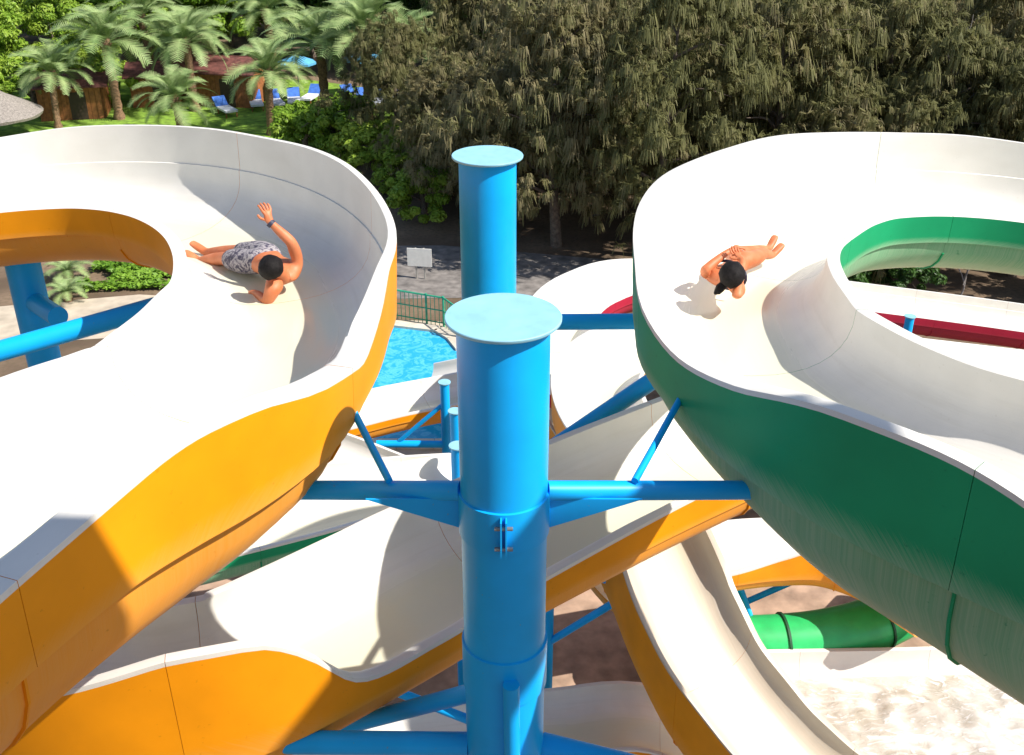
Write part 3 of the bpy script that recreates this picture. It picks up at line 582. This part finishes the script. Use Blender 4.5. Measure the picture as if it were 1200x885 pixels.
def palm(x, y, hgt, label, nf=34, s=1., seed=0):
    rng = random.Random(seed); root = empty('palm_tree', (x, y, 0), 0, label, 'palm tree', None)
    lean = Vector((rng.uniform(-.25, .25), rng.uniform(-.25, .25), 0)); tk = [Vector((0, 0, -.1)).lerp(Vector((0, 0, hgt)), i/14)+lean*(i/14)**2 for i in range(15)]
    m = MB(); m.tube(tk, [(.24 if i < 2 else .19)*(1.12 if i % 2 else .92)*s for i in range(15)], 12); m.build('trunk', M['palmbark'], root, 60)
    m = MB(); c = tk[-1]; m.tube([c+Vector((0, 0, -.35)), c+Vector((0, 0, .05)), c+Vector((0, 0, .4))], [.19*s, .30*s, .10*s], 12); m.build('crown_base', M['palmbark'], root, 60)
    for k in range(nf):
        f = k/nf; el = 82-84*f**1.1+rng.uniform(-7, 7); a = k*2.39996+rng.uniform(-.2, .2)
        o = bpy.data.objects.new('frond', FM[k % 3]); link(o, root)
        if not FM[k % 3].materials: FM[k % 3].materials.append(M['frond'])
        o.location = c+Vector((0, 0, .2-.3*f)); o.rotation_euler = Matrix.Rotation(a, 3, 'Z').to_4x4().to_euler()
        o.rotation_euler = (Matrix.Rotation(a, 4, 'Z') @ Matrix.Rotation(R(-(el-22)), 4, 'Y') @ Matrix.Rotation(rng.uniform(-.4, .4), 4, 'X')).to_euler()
        q = s*rng.uniform(.85, 1.1)*(.8 if f < .15 else 1); o.scale = (q, q, q)
    return root
for i, (x, y, h_, s, lb) in enumerate([(-20.1, 54.6, 3.5, 1.15, 'date palm with reddish trunk beside the red-roofed hut'), (-16.7, 56.4, 3.2, 1.1, 'broad date palm in front of the timber hut on the lawn'), (-11.7, 51.5, 2.7, .98, 'short slim-trunked date palm on the lawn by the bushes'),
        (-9.5, 54.6, 3.4, 1.2, 'full crowned date palm standing before the sun loungers'), (-7.1, 53.0, 4.2, 1.15, 'tall date palm beside the casuarina grove'), (-16.0, 51.2, 1.5, .85, 'young low palm with upright fronds behind the orange slide'),
        (-13.6, 62.5, 3.8, 1.1, 'date palm half hidden behind the lawn palms'), (-20.0, 60.5, 3.8, 1.15, 'tall date palm behind the palm with the reddish trunk'), (-22.6, 52.9, 2.3, .85, 'small drooping palm between the thatched roof and red-roofed hut'), (-17.6, 59.6, 3.0, .95, 'palm with yellowing lower fronds behind the timber hut'), (-5.6, 54.5, 3.4, 1.0, 'palm pressed against the olive casuarinas')]):
    palm(x, y, h_+.25, lb, 36, s*.98, 60+i)
# cycads and leafy ground cover in the bed seen through the orange curl
def cycad(x, y, label, s):
    rng = random.Random(int(x*100)); root = empty('cycad', (x, y, 0), 0, label, 'plant')
    m = MB(); m.tube([(0, 0, -.05), (0, 0, .3*s)], [.14*s, .17*s], 10); m.build('stem', M['palmbark'], root, 60)
    for k in range(18):
        o = bpy.data.objects.new('frond', FM[k % 3]); link(o, root); o.location = (0, 0, .3*s)
        o.rotation_euler = (Matrix.Rotation(k*2.4, 4, 'Z') @ Matrix.Rotation(R(-(60-60*k/18-15)), 4, 'Y')).to_euler(); q = .32*s; o.scale = (q, q*1.3, q)
cycad(-14.7, 32.9, 'spiky green cycad at the near corner of the planted bed', 1.1)
cycad(-14.1, 31.2, 'brownish cycad beside the sandy walk at the planted bed', 1.0)
m = MB(); rng = random.Random(9); V = m.v; Fs = m.f
for i in range(16000):
    u, v = rng.random(), rng.random(); x = -14.2+u*6.5; y = 31.8+v*6.5+(x+14)*.1
    if noise.noise((x*.9, y*.9, 0)) < -.28: continue
    h = .10+.16*rng.random()+.12*noise.noise((x*1.5, y*1.5, 3)); p = Vector((x, y, max(.03, h))); nrm = (Vector((0, 0, 1))+rv(rng, .7)).normalized(); a = nrm.orthogonal().normalized(); a = Matrix.Rotation(rng.uniform(0, 6.3), 3, nrm) @ a; b2 = nrm.cross(a); s = rng.uniform(.07, .14); n0 = len(V)
    V += [tuple(p-a*s), tuple(p+b2*s*.5), tuple(p+a*s), tuple(p-b2*s*.5)]; Fs.append((n0, n0+1, n0+2, n0+3))
m.m = [0]*len(Fs); tag(m.build('ground_cover', M['cover']), 'bright green leafy ground cover filling the planted bed', 'ground cover', None, 'stuff')
# bare grey trees on the right
def bare(x, y, h, label, seed, grp=None):
    rng = random.Random(seed); root = empty('bare_tree', (x, y, 0), rng.uniform(0, 6), label, 'tree', grp); b = MB()
    def br(p, d, ln, r, dep):
        e = p+d*ln; mm = p.lerp(e, .5)+rv(rng, ln*.08); b.tube([p, mm, e], [r, r*.8, r*.6], 6, False)
        if dep:
            for k in range(rng.choice((2, 3, 3))): br(p.lerp(e, rng.uniform(.55, 1)), (d+rv(rng, .75)+Vector((0, 0, .15))).normalized(), ln*rng.uniform(.6, .85), r*.55, dep-1)
    br(Vector((0, 0, -.2)), Vector((rng.uniform(-.2, .2), rng.uniform(-.2, .2), 1)).normalized(), h*.36, h*.016, 5); b.build('trunk', M['deadwood'], root, 60)
bare(15.2, 36.2, 8.5, 'bare grey leafless tree standing against the casuarinas', 3)
bare(17.3, 36.8, 7.5, 'smaller leafless grey tree beside the bare one', 4)
bare(14.3, 31.5, 2.6, 'low forked bare trunk behind the red flume', 8)

# ------------------------------------------------------------------ huts, loungers, parasols
M['roofred'] = simple('red_shingle', (.16, .055, .045), .85, .3, 5)
M['wood'] = simple('warm_timber', (.33, .12, .04), .7, .25, 6)
M['thatch'] = simple('grey_thatch', (.27, .24, .21), .95, .25, 14, .8)
def hut(x, y, rz, w, dp, h, label):
    root = empty('hut', (x, y, 0), rz, label, 'hut')
    for i in range(int(w/.28)):
        m = MB(); m.box((-w/2+.14+i*.28, -dp/2, h/2), (.265, .05, h)); m.build('plank', M['wood'], root)
    m = MB(); m.box((0, .1, h/2), (w-.1, dp-.15, h-.02)); m.build('wall', M['wood'], root)
    for s in (-1, 1):
        for k in range(5):
            f = k/5; m = MB(); y0 = s*(dp*.68*(1-f)); z0 = h+.02+.75*f*h*.45; y1 = s*(dp*.68*(1-f-.22)); z1 = z0+.75*.22*h*.45
            m.add([(-w*.6, y0, z0), (w*.6, y0, z0), (w*.6, y1, z1+.03), (-w*.6, y1, z1+.03), (-w*.6, y0, z0-.06), (w*.6, y0, z0-.06), (w*.6, y1, z1-.05), (-w*.6, y1, z1-.05)],
                  [(0, 1, 2, 3), (7, 6, 5, 4), (0, 4, 5, 1), (1, 5, 6, 2), (2, 6, 7, 3), (3, 7, 4, 0)]); m.build('roof_course', M['roofred'], root)
    m = MB(); m.box((w*.1, -dp/2-.035, h*.42), (.8, .03, h*.8)); m.build('door', simple('dark_door', (.05, .03, .02), .7), root)
hut(-22.6, 55.6, R(12), 3.2, 2.4, 1.7, 'red-roofed timber hut beside the thatched parasol')
hut(-15.2, 58.4, R(-10), 3.4, 2.4, 1.8, 'orange timber hut between the lawn palms')
hut(-19.0, 58.2, R(6), 2.6, 2.0, 1.6, 'low brown hut tucked behind the palm trunks')
th = empty('thatched_parasol', (-24.6, 50.6, 0), 0, 'grey thatched parasol at the edge of the palm lawn', 'parasol')
m = MB(); m.tube([(0, 0, 0), (0, 0, 2.2)], .09, 10); m.build('pole', M['wood'], th)
m = MB(); prof = [(2.2, 1.15), (2.25, 1.28), (1.5, 1.7), (.7, 2.15), (.06, 2.6)]; m.lathe((0, 0, 0), prof, 48)
for i, v in enumerate(m.v): m.v[i] = (v[0], v[1], v[2]+.05*noise.noise((v[0]*4, v[1]*4, v[2]*4)))
m.build('thatch', M['thatch'], th, 40)
M['cushion'] = simple('white_cushion', (.72, .74, .80), .8, .1); M['bluecush'] = simple('blue_towel', (.05, .16, .55), .8, .15)
def lounger():
    root = empty('sun_lounger')
    m = MB(); m.box((0, .3, .34), (.66, 1.3, .10)); m.build('mattress', M['cushion'], root)
    m = MB(); m.box((0, -.62, .52), (.66, .75, .10), rot=Matrix.Rotation(R(-38), 3, 'X')); m.build('backrest', M['bluecush'], root)
    for x in (-.28, .28):
        for y in (-.3, .85): m = MB(); m.box((x, y, .145), (.05, .05, .29)); m.build('leg', M['wood'], root)
    return root
l0 = lounger(); first = True
for x, y, rz in [(-13.6, 57.0, .3), (-12.6, 57.2, .4), (-11.7, 57.6, .2), (-10.9, 58.4, -.2), (-7.9, 57.6, .3), (-7.0, 57.4, .1), (-6.2, 57.8, -.2), (-8.7, 58.4, .5), (-14.9, 55.6, .6)]:
    o = l0 if first else copy_tree(l0); first = False; o.location = (x, y, 0); o.rotation_euler.z = rz+math.pi
    tag(o, 'white sun lounger with blue headrest standing on the lawn', 'sun lounger', 'sun loungers on the lawn')
M['parasol'] = simple('blue_canvas', (.10, .38, .62), .8, .1)
def parasol(x, y, label):
    root = empty('parasol', (x, y, 0), 0, label, 'parasol'); m = MB(); m.tube([(0, 0, 0), (0, 0, 2.3)], .03, 8); m.build('pole', M['bolt'], root)
    m = MB(); n = 8; vs = [(0, 0, 2.45)]+[(1.05*math.cos(k*math.pi/4), 1.05*math.sin(k*math.pi/4), 2.05) for k in range(n)]+[(1.05*math.cos(k*math.pi/4), 1.05*math.sin(k*math.pi/4), 1.93) for k in range(n)]
    m.add(vs, [(0, 1+k, 1+(k+1) % n) for k in range(n)]+[(1+k, 9+k, 9+(k+1) % n, 1+(k+1) % n) for k in range(n)]); m.build('canopy', M['parasol'], root)
parasol(-11.6, 58.8, 'pale blue parasol above the loungers behind the palms'); parasol(-8.2, 60.0, 'pale blue parasol beside the tall grove palm')

# ------------------------------------------------------------------ riders
def skin_mat():
    m, n, l, b = mat('wet_skin'); tc = nd(n, 'ShaderNodeTexCoord'); a = nd(n, 'ShaderNodeTexNoise'); a.inputs['Scale'].default_value = 9; l.new(tc.outputs['Object'], a.inputs['Vector'])
    l.new(mixc(n, l, ramp(n, l, a.outputs[0], [(.35, 0.), (.65, 1.)]), (.50, .145, .05), (.60, .20, .085)), b.inputs['Base Color'])
    b.inputs['Roughness'].default_value = .55; b.inputs['Subsurface Weight'].default_value = .15; b.inputs['Subsurface Radius'].default_value = (.02, .008, .004); return m
M['skin'] = skin_mat()
M['hair'] = simple('black_wet_hair', (.010, .008, .008), .75, .4, 60, .6, .2)
def shorts_mat():
    m, n, l, b = mat('patterned_shorts'); tc = nd(n, 'ShaderNodeTexCoord'); a = nd(n, 'ShaderNodeTexNoise'); a.inputs['Scale'].default_value = 11; a.inputs['Detail'].default_value = 2; a.inputs['Distortion'].default_value = 2.5; l.new(tc.outputs['Object'], a.inputs['Vector'])
    l.new(ramp(n, l, a.outputs[0], [(.40, (.05, .045, .075)), (.47, (.16, .14, .18)), (.53, (.34, .31, .32)), (.62, (.40, .37, .37)), (.68, (.12, .11, .15))]), b.inputs['Base Color']); b.inputs['Roughness'].default_value = .75; return m
M['shorts'] = shorts_mat()
M['swim'] = simple('dark_swimwear', (.03, .03, .06), .6, .2)
def skinned(name, nodes, edges, root_key, base, m, parent=None, sub=2):
    keys = list(nodes); me = bpy.data.meshes.new(name); me.from_pydata([Vector(nodes[k][0])-base for k in keys], [(keys.index(a), keys.index(b)) for a, b in edges], []); me.update()
    o = bpy.data.objects.new(name+'_cage', me); COL.objects.link(o)
    sk = o.modifiers.new('skin', 'SKIN'); sk.use_smooth_shade = True; sk.branch_smoothing = .6
    for i, k in enumerate(keys):
        v = me.skin_vertices[0].data[i]; r = nodes[k][1]; v.radius = r if isinstance(r, tuple) else (r, r); v.use_root = (k == root_key)
    ss = o.modifiers.new('sub', 'SUBSURF'); ss.levels = sub; ss.render_levels = sub
    dg = bpy.context.evaluated_depsgraph_get(); ev = o.evaluated_get(dg); nm = bpy.data.meshes.new_from_object(ev)
    bpy.data.objects.remove(o); nm.name = name
    nm.polygons.foreach_set('use_smooth', [True]*len(nm.polygons))
    r = mesh_obj(name, nm, m, parent)
    if not parent: r.location = base
    return r
def hand(nodes, edges, wrist, tag_, wp, fdir, side, pal, s=1., curl=.35):
    """palm and five fingers growing from a wrist node"""
    f = Vector(fdir).normalized(); sd_ = (Vector(side)-f*Vector(side).dot(f)).normalized(); pn = f.cross(sd_)*pal
    wp = Vector(wp); pm = wp+f*.055*s; nodes[tag_+'palm'] = (pm, .030*s); edges.append((wrist, tag_+'palm'))
    for i, (off, ln) in enumerate(((-.030, .068), (-.010, .078), (.011, .074), (.031, .058))):
        k0 = wp+f*.092*s+sd_*off*s; nodes[tag_+'k%d' % i] = (k0, .0105*s); edges.append((tag_+'palm', tag_+'k%d' % i))
        k1 = k0+(f*.8+sd_*off*3+pn*curl).normalized()*ln*.5*s; k2 = k1+(f*.5+pn*curl*2).normalized()*ln*.5*s
        nodes[tag_+'m%d' % i] = (k1, .009*s); nodes[tag_+'t%d' % i] = (k2, .0075*s); edges += [(tag_+'k%d' % i, tag_+'m%d' % i), (tag_+'m%d' % i, tag_+'t%d' % i)]
    t0 = wp+f*.035*s-sd_*.036*s; t1 = t0+(f*.6-sd_*.8).normalized()*.035*s; t2 = t1+(f*.9-sd_*.3).normalized()*.03*s
    for k, p, r in (('a', t0, .012), ('b', t1, .0105), ('c', t2, .009)): nodes[tag_+'th'+k] = (p, r*s)
    edges += [(tag_+'palm', tag_+'tha'), (tag_+'tha', tag_+'thb'), (tag_+'thb', tag_+'thc')]
def person(label, J, base, hand_dirs, hair_fn, female=False):
    J = {k: Vector((v[0], v[1], v[2]+EYE)) for k, v in J.items()}; base = Vector((base[0], base[1], base[2]+EYE))
    N = {}; E = []
    g = .95 if female else 1.1
    mid = (J['shR']+J['shL'])/2; hip = J['hip']; sp = mid-hip
    side = (J['shR']-J['shL']).normalized(); hs = (side-sp.normalized()*side.dot(sp.normalized())).normalized()
    N['hip'] = (hip, (.135*g*(1.08 if female else 1), .105*g)); N['waist'] = (hip+sp*.38, (.115*g*(.9 if female else 1), .09*g)); N['chest'] = (hip+sp*.78, (.15*g, .105*g)); N['neck0'] = (mid+(J['head']-mid)*.16, .07*g)
    E += [('hip', 'waist'), ('waist', 'chest'), ('chest', 'neck0')]
    hd = (J['head']-mid).normalized(); fw = Vector(J['face']-J['head']).normalized(); hc = J['head']
    N['neck1'] = (mid+(hc-mid)*.48, .054*g); N['jaw'] = (hc-hd*.035+fw*.02, .074); N['cran'] = (hc+hd*.045, .082); N['top'] = (hc+hd*.095-fw*.012, .058)
    E += [('neck0', 'neck1'), ('neck1', 'jaw'), ('jaw', 'cran'), ('cran', 'top')]
    N['nose'] = (hc+fw*.102-hd*.005, .012); E.append(('jaw', 'nose'))
    ear = hd.cross(fw).normalized()
    for s, k in ((1, 'earA'), (-1, 'earB')): N[k] = (hc+ear*.088*s, .014); E.append(('jaw', k))
    for s in 'RL':
        N['sh'+s] = (J['sh'+s], .066*g); N['el'+s] = (J['el'+s], .044*g); N['wr'+s] = (J['wr'+s], .029*g)
        N['ua'+s] = (J['sh'+s].lerp(J['el'+s], .5), .052*g); N['fa'+s] = (J['el'+s].lerp(J['wr'+s], .35), .043*g)
        E += [('chest', 'sh'+s), ('sh'+s, 'ua'+s), ('ua'+s, 'el'+s), ('el'+s, 'fa'+s), ('fa'+s, 'wr'+s)]
        hand(N, E, 'wr'+s, 'h'+s, J['wr'+s], *hand_dirs[s])
        hj = hip+hs*(.085 if s == 'R' else -.085)-sp.normalized()*.03
        N['hj'+s] = (hj, .098*g); N['th'+s] = (hj.lerp(J['kn'+s], .5), .082*g); N['kn'+s] = (J['kn'+s], .058*g)
        N['ca'+s] = (J['kn'+s].lerp(J['an'+s], .38), .056*g); N['an'+s] = (J['an'+s], .036*g); N['ft'+s] = (J['an'+s].lerp(J['to'+s], .6), (.042*g, .03*g)); N['to'+s] = (J['to'+s], (.036*g, .018*g))
        E += [('hip', 'hj'+s), ('hj'+s, 'th'+s), ('th'+s, 'kn'+s), ('kn'+s, 'ca'+s), ('ca'+s, 'an'+s), ('an'+s, 'ft'+s), ('ft'+s, 'to'+s)]
    o = skinned('person', N, E, 'hip', base, M['skin']); tag(o, label, 'person')
    # hair cap
    def hair_cap(name, extra):
        hb = MB(); n1, n2 = 20, 12; Mx = Matrix((ear, fw, hd)).transposed(); vs = []; c = hc+hd*.04-fw*.012-base
        for i in range(n2+1):
            for k in range(n1):
                a = 2*math.pi*k/n1; th = (R(112)+R(18)*(-math.sin(a)))*i/n2; r = Vector((.098*math.sin(th)*math.cos(a), .116*math.sin(th)*math.sin(a), .108*math.cos(th)))
                r *= 1.04+.09*noise.noise(r*22)+.05*noise.noise(r*60); vs.append(c+Mx @ r)
        hb.add(vs, [(i*n1+k, i*n1+(k+1) % n1, (i+1)*n1+(k+1) % n1, (i+1)*n1+k) for i in range(n2) for k in range(n1)])
        if extra: hb.tube([Vector((x, y, z+EYE))-base for x, y, z in extra], [.05, .045, .034, .04, .03, .008], 10)
        return hb.build(name, M['hair'], o, 60)
    hair_cap('hair', hair_fn)
    if not female:
        S = {k: (N[k][0], tuple(q+.022 for q in N[k][1]) if isinstance(N[k][1], tuple) else N[k][1]+.024) for k in ('hip', 'hjR', 'hjL', 'thR', 'thL')}
        S['wst'] = (hip+sp*.30, (.135, .115)); SE = [('hip', 'wst'), ('hip', 'hjR'), ('hip', 'hjL'), ('hjR', 'thR'), ('hjL', 'thL')]
        for s in 'RL': S['hem'+s] = (N['hj'+s][0].lerp(J['kn'+s], .88), .090); SE.append(('th'+s, 'hem'+s))
        skinned('shorts', S, SE, 'hip', base, M['shorts'], o)
        q = J['wrR']; w = MB(); dv = (J['wrR']-J['elR']).normalized(); w.tube([q-dv*.02-base, q+dv*.012-base], .037, 14); w.build('wristband', M['swim'], o, 40)
    else:
        S = {'hip': (hip, (.168, .128)), 'a': (hip+sp*.12, (.150, .118)), 'hjR': (N['hjR'][0], .112), 'hjL': (N['hjL'][0], .112)}
        skinned('bikini_bottom', S, [('a', 'hip'), ('hip', 'hjR'), ('hip', 'hjL')], 'hip', base, M['swim'], o)
        ax = sp.normalized(); ct = hip+sp*.72; b2 = MB(); x2 = hs; y2 = ax.cross(hs).normalized(); ring = []
        for k in range(25): a = 2*math.pi*k/24; ring.append(ct+x2*.160*math.cos(a)+y2*.118*math.sin(a)-base)
        b2.tube(ring, .013, 6, False); b2.build('bikini_strap', M['swim'], o, 60)
    return o
person('man in patterned grey shorts sliding feet first with one arm raised', dict(hip=(-2.11, 8.54, -3.31), shR=(-1.76, 8.30, -3.26), shL=(-1.93, 7.96, -3.34), head=(-1.915, 7.98, -3.17), face=(-2.2, 8.3, -3.15),
       elR=(-1.80, 8.22, -3.03), wrR=(-1.955, 8.24, -2.88), elL=(-1.99, 7.97, -3.46), wrL=(-2.13, 8.17, -3.46), knR=(-2.50, 9.02, -3.42), knL=(-2.56, 8.90, -3.44), anR=(-2.82, 9.26, -3.52), anL=(-2.86, 9.12, -3.55), toR=(-2.97, 9.32, -3.44), toL=(-3.0, 9.17, -3.47)),
       (-2.15, 8.6, -3.5), dict(R=((-.25, .2, .9), (.7, .5, 0), 1, 1.15), L=((-.6, .6, -.2), (.6, .6, .1), 1)), None)
person('woman with black ponytail lying on her back in the slide with arms folded', dict(hip=(1.97, 8.66, -3.36), shR=(1.60, 8.24, -3.31), shL=(1.83, 7.95, -3.34), head=(1.74, 7.90, -3.19), face=(1.9, 8.2, -2.95),
       elR=(1.585, 8.16, -3.25), wrR=(1.80, 8.35, -3.16), elL=(1.765, 7.73, -3.30), wrL=(1.88, 8.15, -3.16), knR=(2.17, 8.98, -3.40), knL=(2.23, 8.92, -3.40), anR=(2.36, 9.24, -3.48), anL=(2.37, 9.13, -3.50), toR=(2.44, 9.36, -3.39), toL=(2.48, 9.22, -3.42)),
       (1.95, 8.7, -3.55), dict(R=((.4, .2, .1), (.2, .6, .1), -1), L=((-.2, .4, .1), (.6, .2, .1), -1)), [(1.715, 7.87, -3.20), (1.69, 7.84, -3.23), (1.67, 7.83, -3.25), (1.65, 7.82, -3.27), (1.625, 7.80, -3.295), (1.60, 7.79, -3.31)], True)
